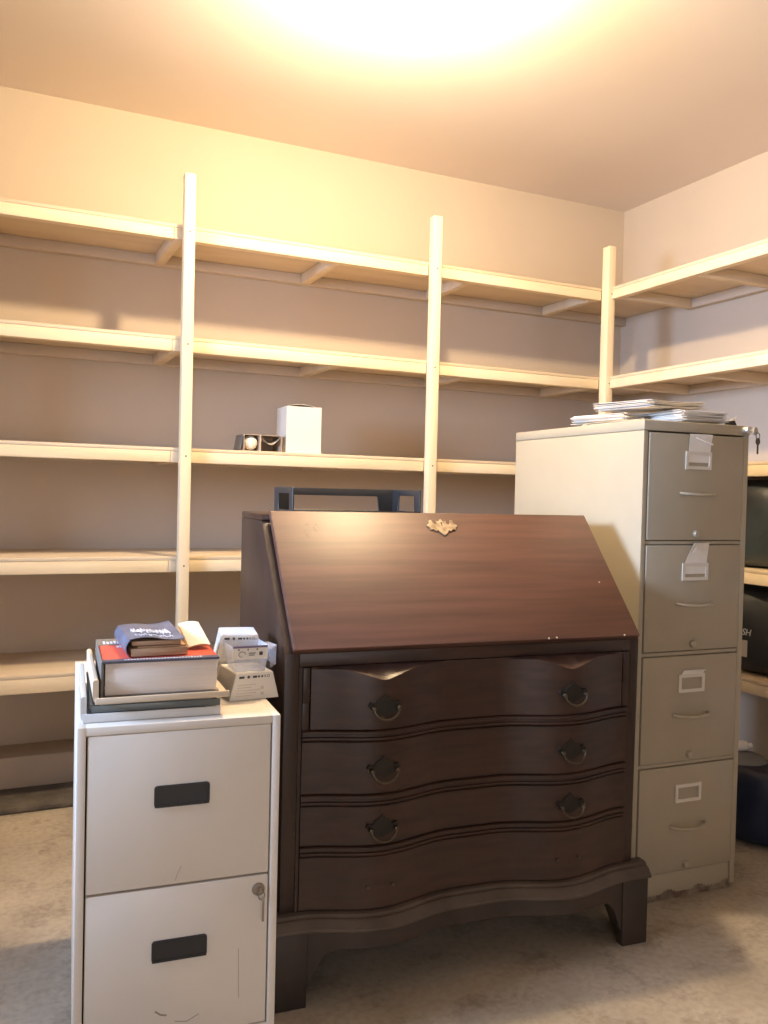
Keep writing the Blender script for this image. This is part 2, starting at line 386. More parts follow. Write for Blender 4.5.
box('back_panel', (0.023, DD-0.012, 0.16), (DW-0.023, DD-0.001, DZ-0.017), m_wood, desk)
box('writing_board', (0.023, 0.031, DZL-0.03), (DW-0.023, DD-0.013, DZL-0.012), m_wood, desk)
box('bottom_board', (0.023, 0.03, 0.16), (DW-0.023, DD-0.013, 0.18), m_wood, desk)
# slant lid: u along x, v up the slope
sl = Vector((0, DB, DZ-DZL)); LL = sl.length; sl.normalize(); nl = Vector((0, -sl.z, sl.y))
def lidp(u, v, h): return Vector((u, 0, DZL)) + sl*v + nl*h
lm = Matrix(((1, 0, 0, 0), (0, sl.y, nl.y, 0), (0, sl.z, nl.z, DZL), (0, 0, 0, 1)))
bm = nb(); add_box(bm, (0.006, -0.003, 0.001), (DW-0.007, LL-0.004, 0.019), 0.003, 2)
bmesh.ops.transform(bm, matrix=lm, verts=bm.verts)
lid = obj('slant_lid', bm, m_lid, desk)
# batwing escutcheon
esc = [(0, .026), (.007, .018), (.014, .0195), (.0125, .012), (.018, .0075), (.023, .012), (.0265, .0225), (.033, .0205), (.034, .012), (.043, .004), (.0365, -.001), (.035, -.010), (.027, -.0075), (.0205, -.0145), (.0145, -.0105), (.0105, -.018), (.006, -.0225), (0, -.027)]
esc = esc + [(-a, b) for a, b in esc[-2:0:-1]]
bm = nb(); pts = [(0.4445+a, 0.338+b) for a, b in esc[::-1]]
add_prism(bm, pts, 0.0191, 0.0225, 'z')
bmesh.ops.transform(bm, matrix=lm, verts=bm.verts); e = obj('escutcheon', bm, m_brass, lid, smooth=0); e['label'] = 'pierced brass escutcheon'
bm = nb(); add_lathe(bm, [(0, 0.0232), (0.0024, 0.0232), (0.0024, 0.0226)], 12, Matrix.Translation((0.4445, 0.350, 0))); add_box(bm, (0.4435, 0.341, 0.0226), (0.4455, 0.350, 0.0232))
bmesh.ops.transform(bm, matrix=lm, verts=bm.verts); obj('keyhole', bm, m_dark, lid)
m_scl = mat('pale_scratch', (0.16, 0.10, 0.075), 0.6); m_chp = mat('bare_wood_chip', (0.62, 0.50, 0.38), 0.8)
bm = nb(); add_tube(bm, [lidp(0.092+0.010*math.cos(R(a)), 0.325+0.020*math.sin(R(a)), 0.0188) for a in range(70, 290, 20)], 0.0006, 5); obj('scratch', bm, m_scl, lid)
bm = nb(); add_tube(bm, [lidp(0.112+0.006*math.cos(R(a)), 0.335+0.012*math.sin(R(a)), 0.0188) for a in range(0, 330, 30)], 0.0006, 5); obj('scratch', bm, m_scl, lid)
for u, v in ((0.628, 0.000), (0.650, 0.001), (0.842, 0.000), (0.838, 0.160)):
    bm = nb(); add_lathe(bm, [(0, 0.0012), (0.0022, 0.0008), (0.003, -0.001)], 7, Matrix.Translation(lidp(u, v, 0.0188)) @ Matrix.Rotation(R(42), 4, 'X')); obj('edge_chip', bm, m_chp, lid, smooth=0)
# rails and stiles
ZR = 0.728
box('top_rail', (0.0225, 0.001, ZR+0.001), (DW-0.0225, 0.028, DZL-0.0015), m_wood, desk, 0.001)
for a, b in ((0.0225, 0.0300), (DW-0.030, DW-0.0225)): box('stile', (a, 0.002, 0.19), (b, 0.026, ZR), m_woodv, desk)
for a, b in ((0.0305, 0.0455), (DW-0.0455, DW-0.0305)):
    box('lid_support', (a, -0.004, 0.652), (b, 0.20, ZR-0.001), m_woodv, desk, 0.001); box('stile_block', (a, -0.001, 0.591), (b, 0.026, 0.651), m_woodv, desk, 0.0008)
xs = [0.031 + (DW-0.062)*i/96 for i in range(97)]
def V(x):
    s = 0.0
    for c in (0.205, DW-0.215): s = max(s, max(0.0, 1.08-math.hypot((x-c)/0.080, 0.10))**1.25)
    return 0.004 + 0.024*s
def drawer_front(z0, z1, top):
    def f(x):
        d = D(x)+0.001; v = V(x) if top else 0.003
        return [(0.02, z0), (-d+0.002, z0), (-d, z0+0.002), (-d, z1-v), (-0.001 if top else -d+0.003, z1), (0.02, z1)]
    bm = nb(); x_ = [x for x in xs if (not top) or 0.0465 < x < DW-0.0465]
    sweep(bm, x_, f); return bm
def bail(cx, cz, parent, full=True):
    y = -D(cx)-0.001
    bm = nb()
    pl_ = [(-0.038, 0.004), (-0.034, 0.012), (-0.022, 0.008), (-0.016, 0.018), (-0.008, 0.021), (0, 0.030), (0.008, 0.021), (0.016, 0.018), (0.022, 0.008), (0.034, 0.012), (0.038, 0.004),
          (0.030, -0.006), (0.022, -0.010), (0.012, -0.014), (0, -0.020), (-0.012, -0.014), (-0.022, -0.010), (-0.030, -0.006)]
    if full:
        add_prism(bm, [(cx+a, cz+b) for a, b in pl_], y-0.0035, y+0.004, 'y')
        pt = obj('handle_plate', bm, m_plate, parent, smooth=0)
        bm = nb()
        arc = [(cx + 0.029*math.cos(a), y-0.016-0.004*math.sin(-a), cz + 0.024*math.sin(a)) for a in [R(t) for t in range(180, 361, 12)]]
        add_tube(bm, arc, [0.0018+0.0012*math.sin(PI*i/(len(arc)-1)) for i in range(len(arc))], 8)
    for s in (-1, 1):
        yy = -D(cx+s*0.029)
        add_lathe(bm, [(0, 0.022), (0.0045, 0.020), (0.0055, 0.015), (0.003, 0.010), (0.003, 0.004), (0.006, 0.002), (0.006, -0.006)] if full else [(0, 0.007), (0.0035, 0.005), (0.0035, -0.005)], 12, Matrix.Translation((cx+s*0.029, yy, cz)) @ Matrix.Rotation(R(90), 4, 'X'))
    return obj('bail_handle' if full else 'handle_bolts', bm, m_bail, parent)
drs = [(0.591, ZR-0.0005, True, 0.641), (0.451, 0.567, False, 0.505), (0.338, 0.426, False, 0.376), (0.197, 0.315, False, 0.246)]
for k, (z0, z1, top, hz) in enumerate(drs):
    dr = obj('drawer', drawer_front(z0, z1, top), m_wood, desk, smooth=28)
    for cx in (0.205, DW-0.213): bail(cx, hz, dr, k < 3)
    if k == 3: dr['label'] = 'lowest drawer with bare handle bolts'
for z0, z1 in ((0.568, 0.590), (0.427, 0.450), (0.316, 0.337)):
    bm = nb(); sweep(bm, xs, lambda x: [(0.02, z0), (-D(x)-0.001, z0), (-D(x)-0.005, z0+0.003), (-D(x)-0.005, z0+0.007), (-D(x)-0.001, z0+0.009), (-D(x)-0.001, z1-0.008), (-D(x)-0.006, z1-0.006), (-D(x)-0.006, z1-0.002), (-D(x)-0.002, z1), (0.02, z1)])
    obj('drawer_rail', bm, m_wood, desk, smooth=28)
# base moulding, apron, bracket feet
def mould(d): return [(0.018, 0.195), (-d-0.004, 0.195), (-d-0.010, 0.193), (-d-0.013, 0.189), (-d-0.013, 0.187), (-d-0.019, 0.186), (-d-0.025, 0.181), (-d-0.030, 0.175), (-d-0.034, 0.171), (-d-0.035, 0.167), (-d-0.033, 0.163), (-d-0.030, 0.162), (0.018, 0.162)]
xm = [-0.034 + (DW+0.068)*i/110 for i in range(111)]
bm = nb(); sweep(bm, xm, lambda x: mould(D(x)))
for s in (-1, 1):
    prof = [((-p[0] if s > 0 else p[0]), p[1]) for p in mould(0.0)]
    off = DW if s > 0 else 0.0
    prof = [(off + (q if s > 0 else q), z) for q, z in prof]
    prof = [(min(q, DW+0.034) if s > 0 else max(q, -0.034), z) for q, z in prof]
    add_prism(bm, prof, 0.019, DD+0.004, 'y')
obj('base_moulding', bm, m_mould, desk, smooth=28)
xa = [0.0465 + (DW-0.093)*i/120 for i in range(121)]
def zb(x):
    e = min(x-0.0465, DW-0.0465-x)
    return 0.122 - 0.085*math.exp(-(e/0.024)**1.4)
bm = nb(); sweep(bm, xa, lambda x: [(0.012, zb(x)), (-D(x)-0.024, zb(x)), (-D(x)-0.026, zb(x)+0.003), (-D(x)-0.026, 0.1615), (0.012, 0.1615)])
obj('apron', bm, m_foot, desk, smooth=28)
def foot(s, back):
    bm = nb()
    def mxx(x): return x if s < 0 else DW-x
    wd = 0.112
    poly = [(-0.028, 0.0), (0.044, 0.0), (0.0455, 0.045), (0.046, 0.1615), (-0.028, 0.1615)]
    if not back: add_prism(bm, [(mxx(a), b) for a, b in poly], -0.030, -0.006, 'y', 0.0015)
    else: add_prism(bm, [(mxx(a), b) for a, b in poly], DD-0.024, DD-0.002, 'y', 0.0015)
    y0, y1 = (-0.0055, 0.095) if not back else (DD-0.12, DD-0.0245)
    yp = [(y0, 0.0), (y1-0.02, 0.0), (y1-0.016, 0.03), (y1, 0.07), (y1, 0.1615), (y0, 0.1615)] if not back else [(y1, 0.0), (y0+0.02, 0.0), (y0+0.016, 0.03), (y0, 0.07), (y0, 0.1615), (y1, 0.1615)]
    a, b = sorted((mxx(-0.028), mxx(-0.006)))
    add_prism(bm, yp, a, b, 'x', 0.0015)
    obj('bracket_foot', bm, m_foot, desk)
for s in (-1, 1):
    for bk in (False, True): foot(s, bk)

# ------------------------------------------------------------------ black letter tray on the desk
tr_ = thing('desk_tray', 'black plastic desk tray with cut-out sides on top of the desk', 'tray', desk.matrix_basis @ Vector((0.075, 0.30, DZ)), R(-4.5691))
TW, TD, TH = 0.346, 0.20, 0.066
bm = nb(); add_box(bm, (0, 0, 0.0005), (TW, TD, 0.004), 0.001); add_box(bm, (0, -0.001, 0.0005), (TW, 0.003, 0.010), 0.001); obj('tray_floor', bm, m_black, tr_)
def window_panel(W, H, mg_l, mg_r, top, bottom, th):
    bm = nb(); O = [(0, 0), (W, 0), (W, H), (0, H)]; I = [(mg_l, bottom), (W-mg_r, bottom), (W-mg_r-0.004, H-top), (mg_l+0.004, H-top)]
    v = {(s, y): [bm.verts.new((p[0], y, p[1])) for p in q] for s, q in (('o', O), ('i', I)) for y in (0, th)}; fs = []
    for k in range(4):
        j = (k+1) % 4
        fs += [bm.faces.new((v['o', 0][k], v['o', 0][j], v['i', 0][j], v['i', 0][k])), bm.faces.new((v['o', th][k], v['i', th][k], v['i', th][j], v['o', th][j])),
               bm.faces.new((v['o', 0][k], v['o', th][k], v['o', th][j], v['o', 0][j])), bm.faces.new((v['i', 0][k], v['i', 0][j], v['i', th][j], v['i', th][k]))]
    bmesh.ops.recalc_face_normals(bm, faces=fs)
    bmesh.ops.bevel(bm, geom=list(bm.edges), offset=0.0007, segments=1, affect='EDGES')
    return bm
obj('back_wall', window_panel(TW, TH, 0.045, 0.045, 0.020, 0.006, 0.004), m_black, tr_, loc=(0, TD, 0.001))
for x in (0.004, TW): obj('side_wall', window_panel(TD, TH, 0.035, 0.045, 0.016, 0.008, 0.004), m_black, tr_, loc=(x, 0, 0.001), rot=(0, 0, R(90)))

# ------------------------------------------------------------------ tall tan filing cabinet
TWD, TDP, THT = 0.3683, 0.6567, 1.321
tall = thing('filing_cabinet', 'tall tan four-drawer metal filing cabinet topped with loose papers', 'filing cabinet', (1.5901, 1.783, 0), R(-2.5116))
bm = nb()
add_box(bm, (0, 0.002, 0.012), (0.015, TDP, 1.292), 0.0015); add_box(bm, (TWD-0.018, 0.002, 0.012), (TWD, TDP, 1.292), 0.0015)
add_box(bm, (0.0155, TDP-0.012, 0.012), (TWD-0.0185, TDP, 1.292))
obj('body', bm, m_tan, tall)
box('top_cap', (-0.001, 0.0, 1.2925), (TWD+0.001, TDP+0.001, THT), m_tan, tall, 0.003)
box('base_plinth', (0.0155, 0.006, 0.012), (TWD-0.0185, TDP-0.014, 0.074), m_tan, tall, 0.0015)
bm = nb(); n = 60
top_e = [(0.016 + (TWD-0.035)*i/n, 0.012 + 0.006*abs(math.sin(i*1.7)) + 0.010*max(0, math.sin(i*0.33+0.8))) for i in range(n+1)]
add_prism(bm, [(0.016, 0.0)] + top_e + [(TWD-0.019, 0.0)], 0.0045, 0.012, 'y'); c_ = obj('rusted_edge', bm, m_chip, tall, smooth=0); c_['label'] = 'chipped rusty lower edge'
box('inner_shade', (0.0155, 0.03, 0.075), (TWD-0.0185, 0.04, 1.291), m_dark, tall)  # near-black sheet behind the drawer fronts, paints the shade in their gaps
tdr = [(0.997, 1.288), (0.692, 0.983), (0.385, 0.677), (0.078, 0.371)]
for z in (0.985, 0.679, 0.373): box('cross_rail', (0.0155, 0.004, z), (TWD-0.0185, 0.028, z+0.010), m_tan, tall, 0.001)
hz_ = [1.126, 0.822, 0.515, 0.205]; lz_ = [(1.192, 1.241), (0.886, 0.934), (0.576, 0.626), (0.270, 0.320)]; kz_ = [1.015, 0.710, 0.402, 0.094]
for k, (z0, z1) in enumerate(tdr):
    d_ = box('drawer', (0.018, -0.001, z0), (TWD-0.021, 0.028, z1), m_tandr, tall, 0.002)
    cx = 0.186
    a, b = lz_[k]; bm = nb(); add_frame(bm, cx-0.046, a, cx+0.044, b, 0.009, -0.0045, -0.0012); lh = obj('label_holder', bm, m_hold, d_, smooth=0)
    hz = hz_[k]; bm = nb()
    P = [(cx-0.062 + 0.124*i/16, -0.002 - 0.026*math.sin(PI*i/16)**0.55, hz - 0.004*math.sin(PI*i/16)) for i in range(17)]
    add_tube(bm, P, [0.0042]*17, 10); obj('pull', bm, m_paint_metal, d_)
    bm = nb(); add_lathe(bm, [(0, 0.011), (0.008, 0.010), (0.010, 0.007), (0.010, -0.001)], 20, Matrix.Translation((cx-0.003, -0.0005, kz_[k])) @ Matrix.Rotation(R(90), 4, 'X')); obj('thumb_latch', bm, m_paint_metal, d_)
    if k < 3:   # paper slips in the holders
        pm = m_paper
        def slip(s, t, k=k, cx=cx, a=a, b=b):
            hgt = (0.078, 0.086, 0.018)[k]
            z = (b-(0.030, 0.030, 0.006)[k]) + hgt*t; lean = (0.0, 0.010, 0.008)[k]*max(0, t-0.35)
            x = cx-0.036 + (0.074 if k else 0.076)*s*(1-(0.25*t if k == 1 and s < 0.5 else 0)) + lean
            if k == 1: x += 0.018*max(0, t-0.4)*(1-s)*1.4
            y = -0.0028 - (0.006*max(0, t-0.45)**1.5*(1+2*s) if k != 1 else 0.020*max(0, t-0.5)**1.4*(1.2-s))
            return (x, y, z)
        bm = nb(); sheet(bm, 6, 10, slip, 0.0006); obj('paper_label', bm, pm, d_)
        if k == 0:
            bm = nb(); add_tube(bm, [(cx-0.012, -0.006, 1.279), (cx+0.012, -0.010, 1.270), (cx+0.038, -0.013, 1.262)], 0.0022, 8); obj('paper_curl', bm, m_paper, d_)
        if k == 1:
            bm = nb(); add_prism(bm, [(cx-0.026, 0.962), (cx-0.006, 0.964), (cx-0.010, 0.980), (cx-0.014, 0.974)], -0.0145, -0.0135, 'y'); obj('paper_fold', bm, m_paper, d_, smooth=0)
bm = nb(); add_lathe(bm, [(0, 0.020), (0.011, 0.019), (0.0125, 0.016), (0.0125, -0.001)], 24, Matrix.Translation((TWD-0.018, 0, 1.307)) @ Matrix.Rotation(R(90), 4, 'X'))
lk = obj('lock', bm, m_chrome, tall)
bm = nb(); kx, ky = TWD-0.017, -0.030
add_tube(bm, [(TWD-0.018, -0.018, 1.307), (TWD-0.018, -0.034, 1.307)], 0.0022, 8)
add_prism(bm, [(TWD-0.018 + 0.010*math.cos(R(a))*0.8, 1.304 + 0.011*math.sin(R(a))) for a in range(0, 360, 20)], -0.040, -0.0345, 'y'); obj('key', bm, m_paint_metal, lk)
bm = nb(); add_tube(bm, [(TWD-0.012+0.007*math.cos(R(a)), -0.042, 1.290+0.009*math.sin(R(a))) for a in range(0, 360, 24)], 0.0011, 6, closed=True)
add_prism(bm, [(TWD-0.012 + 0.008*math.cos(R(a)), 1.275 + 0.010*math.sin(R(a))) for a in range(0, 360, 20)], -0.0432, -0.0412, 'y'); add_box(bm, (TWD-0.0145, -0.0432, 1.240), (TWD-0.0095, -0.0412, 1.270)); obj('spare_key', bm, m_bail, lk)

# loose papers on top of it (cabinet coordinates -> world)
TM = Matrix.Translation((1.5901, 1.783, 0)) @ Matrix.Rotation(R(-2.5116), 4, 'Z')
def paper_slab(name, cx, cy, wx, wy, z0, n_, rz, m, label, cat, warp=0.004, grp=None, tilt=(0, 0)):
    """a stack of n_ sheets, each a little shifted, one mesh"""
    bm = nb(); rnd = random.Random(int(cx*1e4)+n_)
    for i in range(n_):
        dx, dy, dr = rnd.uniform(-.009, .009), rnd.uniform(-.009, .009), rnd.uniform(-.07, .07)
        th = 0.0011
        ca, sa = math.cos(rz+dr), math.sin(rz+dr)
        ph = rnd.uniform(0, 6)
        def f(s, t, i=i, dx=dx, dy=dy, ca=ca, sa=sa, ph=ph, th=th):
            u, v = (s-0.5)*wx, (t-0.5)*wy
            zz = (i+0.5)*(th+0.0004) + tilt[0]*s + tilt[1]*t + warp*(s-0.5)**2*2*(1 if i else 0.2)*math.cos(ph*0.2)
            return (dx + u*ca - v*sa, dy + u*sa + v*ca, zz)
        sheet(bm, 6, 4, f, th)
    o = obj(name, bm, m, loc=TM @ Vector((cx, cy, z0)), rot=(0, 0, R(-2.5116)), smooth=20)
    return tag(o, label, cat, grp)
paper_slab('paper_folder', 0.155, 0.185, 0.285, 0.235, THT+0.0006, 3, 0.14, m_manila, 'manila folder lying under the papers on the tall cabinet', 'folder', 0.002)
paper_slab('paper_stack', 0.082, 0.270, 0.095, 0.20, THT+0.0075, 15, 0.20, m_paper, 'left white paper pile spilling toward the shelves on the tall cabinet', 'papers', 0.012)
paper_slab('paper_stack', 0.242, 0.135, 0.150, 0.20, THT+0.0075, 20, -0.04, m_paper, 'neat right-hand pile of white papers on the tall cabinet', 'papers', 0.004)
paper_slab('paper_stack', 0.175, 0.195, 0.245, 0.20, THT+0.043, 13, 0.20, m_paper, 'loose fanned white sheets topmost on the tall cabinet', 'papers', 0.010, None, (0.012, 0.0))
bc = thing('binder_clip', 'small black clip at the right end of the papers on the tall cabinet', 'clip', TM @ Vector((0.345, 0.05, THT)), R(-12))
bm = nb(); add_prism(bm, [(-0.012, 0.0005), (0.012, 0.0005), (0.004, 0.017), (-0.004, 0.017)], -0.016, 0.016, 'y', 0.001); obj('clip_body', bm, m_black, bc)
bm = nb(); add_tube(bm, [(0.004, -0.010, 0.017), (0.012, -0.008, 0.024), (0.020, 0, 0.028), (0.012, 0.008, 0.024), (0.004, 0.010, 0.017)], 0.0012, 6); obj('wire_loop', bm, m_chrome, bc)

# ------------------------------------------------------------------ white two-drawer cabinet
WW, WD, WH = 0.3661, 0.61, 0.6805
WM = Matrix.Translation((0.1464, 1.5770, 0)) @ Matrix.Rotation(R(-4.7344), 4, 'Z'); WR = R(-4.7344)
wc = thing('filing_cabinet', 'short white two-drawer metal filing cabinet with black recessed pulls', 'filing cabinet', (0.1464, 1.5770, 0), WR)
bm = nb(); fw = 0.0155
add_box(bm, (0, 0, 0.0005), (fw, WD, WH), 0.0022); add_box(bm, (WW-fw, 0, 0.0005), (WW, WD, WH), 0.0022)
add_box(bm, (fw-0.002, 0.0005, WH-0.016), (WW-fw+0.002, WD-0.001, WH-0.0003), 0.0015); add_box(bm, (fw, 0.001, 0.0005), (WW-fw, WD-0.002, 0.088), 0.001)
add_box(bm, (fw, WD-0.012, 0.08), (WW-fw, WD-0.002, WH-0.016)); obj('body', bm, m_white, wc)
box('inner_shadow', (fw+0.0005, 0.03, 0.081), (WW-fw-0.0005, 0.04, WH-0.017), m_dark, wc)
def recess(cx, z0, z1, par):
    bm = nb(); add_prism(bm, rrect(cx-0.050, z0, cx+0.050, z1, 0.006), -0.0025, 0.002, 'y')
    o = obj('recessed_pull', bm, m_black, par, smooth=40)
    bm = nb(); add_frame(bm, cx-0.049, z0+0.001, cx+0.049, z1-0.001, 0.004, -0.0042, -0.0024); obj('pull_rim', bm, m_black, o, smooth=0)
for k, (z0, z1, h0, h1) in enumerate(((0.3795, WH-0.0165, 0.525, 0.565), (0.091, 0.3755, 0.239, 0.279))):
    d_ = box('drawer', (fw+0.0028, 0.001, z0), (WW-fw-0.0028, 0.03, z1), m_whitedr, wc, 0.002)
    recess(0.184, h0, h1, d_)
    if k:
        bm = nb(); add_lathe(bm, [(0, 0.006), (0.009, 0.006), (0.0115, 0.004), (0.0125, 0.0), (0.0125, -0.002)], 24, Matrix.Translation((0.3295, 0.001, 0.349)) @ Matrix.Rotation(R(90), 4, 'X')); lk = obj('lock', bm, m_lockd, d_)
        bm = nb(); add_tube(bm, [(0.331, -0.010, 0.352), (0.331, -0.006, 0.352)], 0.003, 8)
        add_tube(bm, [(0.334+0.006*math.cos(R(a)), -0.009, 0.340+0.008*math.sin(R(a))) for a in range(0, 360, 30)], 0.0012, 6, closed=True)
        add_box(bm, (0.3355, -0.0095, 0.290), (0.3395, -0.0075, 0.335), 0.0004)
        obj('key', bm, m_lockd, d_)
        def scr(pts, r=0.0007):
            bm = nb(); add_tube(bm, pts, r, 5); obj('scratch', bm, m_scr, d_)
        m_scr = mat('scratch_mark', (0.30, 0.25, 0.21), 0.7)
        scr([(0.142, 0.0010, 0.148), (0.152, 0.0008, 0.140), (0.163, 0.0010, 0.137)], 0.0016); scr([(0.178, 0.001, 0.123), (0.20, 0.0008, 0.119), (0.222, 0.001, 0.129)])
        scr([(0.294, 0.001, 0.24), (0.2945, 0.0008, 0.19), (0.296, 0.001, 0.145)], 0.0005)
    else:
        m_s2 = mat('scratch_grey', (0.42, 0.37, 0.33), 0.7)
        bm = nb(); add_tube(bm, [(0.174, 0.0010, 0.386), (0.179, 0.0008, 0.401), (0.185, 0.0010, 0.412)], 0.0007, 5); obj('scratch', bm, m_s2, d_)

def onW(x, y, z): return WM @ Vector((x, y, z))
# letter trays with raised left side and low front lip
def letter_tray(label, x, y, z, wx, wy, hl, lip, m, rz=0.0, th=0.004, tw=0.010):
    t = thing('letter_tray', label, 'tray', onW(x, y, z), WR+rz)
    r = 0.012
    prof = [(0.0, hl-0.003), (0.0, r)] + [(r - r*math.cos(R(a)), r - r*math.sin(R(a))) for a in (30, 60)] + [(r, 0.0), (wx, 0.0), (wx, th), (tw+0.006, th), (tw+0.002, th+0.002), (tw, th+0.006), (tw, hl-0.003), (tw*0.75, hl), (tw*0.25, hl)]
    bm = nb(); add_prism(bm, prof, 0.0, wy, 'y'); obj('tray_body', bm, m, t)
    bm = nb(); add_box(bm, (0.004, -0.003, 0.0), (wx, 0.0005, lip), 0.0012); obj('front_lip', bm, m, t)
    return t
letter_tray('frosted white letter tray lowest in the stack on the short white cabinet', 0.006, 0.032, WH+0.0006, 0.250, 0.31, 0.047, 0.016, m_frost)
fo = box('folder', (0, 0, 0), (0.205, 0.26, 0.010), m_bluep, None, 0.001, loc=onW(0.026, 0.05, WH+0.0056), rot=(0, 0, WR)); tag(fo, 'blue folder inside the lowest letter tray', 'folder')
letter_tray('smoky grey letter tray in the middle of the tray stack', 0.020, 0.036, WH+0.0172, 0.236, 0.30, 0.014, 0.013, m_smoke)
ps = box('paper_stack', (0, 0, 0), (0.20, 0.27, 0.012), m_paper, None, 0.001, loc=onW(0.040, 0.05, WH+0.0222), rot=(0, 0, WR)); tag(ps, 'white papers inside the smoky grey letter tray', 'papers')
letter_tray('beige letter tray topmost in the stack under the thick red book', 0.026, 0.018, WH+0.0358, 0.245, 0.315, 0.044, 0.0115, m_beige, R(1.0))

# thick red textbook
BX, BYY, BZ = 0.0415, 0.040, WH+0.0414
bk = thing('textbook', 'thick red hardcover textbook lying in the top letter tray', 'book', onW(BX, BYY, BZ), WR+R(0.6))
bw, bdp, bh = 0.213, 0.245, 0.066
box('page_block', (0.006, 0.004, 0.003), (bw-0.004, bdp-0.004, bh-0.003), m_pages, bk, 0.001)
box('back_cover', (0.0, 0.0, 0.0), (bw, bdp, 0.0028), m_grey, bk, 0.0008)
box('spine', (-0.002, 0.0, 0.0), (0.0035, bdp, bh), m_grey, bk, 0.0012)
fc = box('front_cover', (0.0, 0.0, bh-0.0028), (bw, bdp, bh), m_red, bk, 0.0008)
box('navy_edge', (0.0003, -0.0008, bh-0.0036), (bw-0.0003, -0.0001, bh+0.0005), m_navy, fc); box('navy_band', (0.0005, 0.0, bh), (bw-0.0005, 0.022, bh+0.0005), m_navy, fc); box('grey_band', (0.0005, bdp-0.075, bh), (bw-0.0005, bdp-0.0005, bh+0.0005), m_grey, fc)
bm = nb()
for q in range(14): add_box(bm, (0.010+q*0.007, bdp-0.062, bh+0.0005), (0.0145+q*0.007, bdp-0.036+0.006*(q % 3 == 0), bh+0.0008))
for q in range(8): add_box(bm, (0.034+q*0.006, bdp-0.104, bh+0.0001), (0.0385+q*0.006, bdp-0.088+0.004*(q % 2), bh+0.0008))
for q in range(26): add_box(bm, (0.040+q*0.0055, 0.008, bh+0.0005), (0.0436+q*0.0055, 0.014+0.002*(q % 3 == 1), bh+0.0008))
obj('cover_print', bm, m_inklt, fc, smooth=0)

# worn paperback lying on it
pb = thing('paperback', 'worn blue paperback with curled cover and brown pages on the red textbook', 'book', onW(BX+0.046, BYY+0.026, BZ+bh+0.0008), WR+R(4))
def pbx(name, x0, x1, z0, z1, dy=0.0, m=m_brownp):
    bm = nb(); add_box(bm, (x0, dy, z0), (x1*0.93, 0.175, z1), 0.0012); return obj(name, bm, m, pb)
pbx('page_block', 0.006, 0.120, 0.001, 0.016); pbx('page_block', 0.018, 0.118, 0.0165, 0.020, 0.003); pbx('page_block', 0.008, 0.106, 0.0215, 0.030, 0.001)
def spine_f(s, t): 
    a = s*PI; return (0.004-0.007*math.sin(a), t*0.176-0.001, 0.0005+0.0325*s)
bm = nb(); sheet(bm, 8, 3, spine_f, 0.0012); obj('spine', bm, m_blue, pb)
def cover_f(s, t): return (0.003+0.102*s, t*0.176-0.004*s, 0.0335+0.004*math.sin(s*5.5)*(1-t*0.3)+0.014*max(0, s-0.55)*(0.4+t))
bm = nb(); sheet(bm, 18, 6, cover_f, 0.0010); cv = obj('curled_cover', bm, m_blue, pb)
bm = nb(); rnd = random.Random(3)
for row, (t0, hh) in enumerate(((0.42, 0.16), (0.16, 0.06))):
    P = []
    for i in range(40):
        s = 0.13+0.70*i/39; t = t0 + hh*math.sin(i*1.9)*0.9 + 0.03*math.sin(i*0.7)
        x, y, z = cover_f(s, t); P.append((x, y, z+0.0012))
    add_tube(bm, P, 0.0016 if row == 0 else 0.0007, 5)
obj('cover_script', bm, m_inklt, cv)
lf = nb(); sheet(lf, 8, 6, lambda s, t: (0.042*(s-0.5), 0.13*(t-0.5), 0.005*math.sin(s*2.5)+0.026*t), 0.001)
leaf = thing('leaflet', 'white folded leaflet lying at the right behind the worn paperback', 'leaflet', onW(BX+0.184, BYY+0.150, BZ+bh+0.006), WR+R(3)); obj('outer_fold', lf, m_paper, leaf)
lf = nb(); sheet(lf, 8, 6, lambda s, t: (0.040*(s-0.5)-0.003, 0.12*(t-0.5)-0.004, -0.0025+0.005*math.sin(s*2.5)+0.025*t), 0.001); obj('inner_fold', lf, m_orange, leaf)

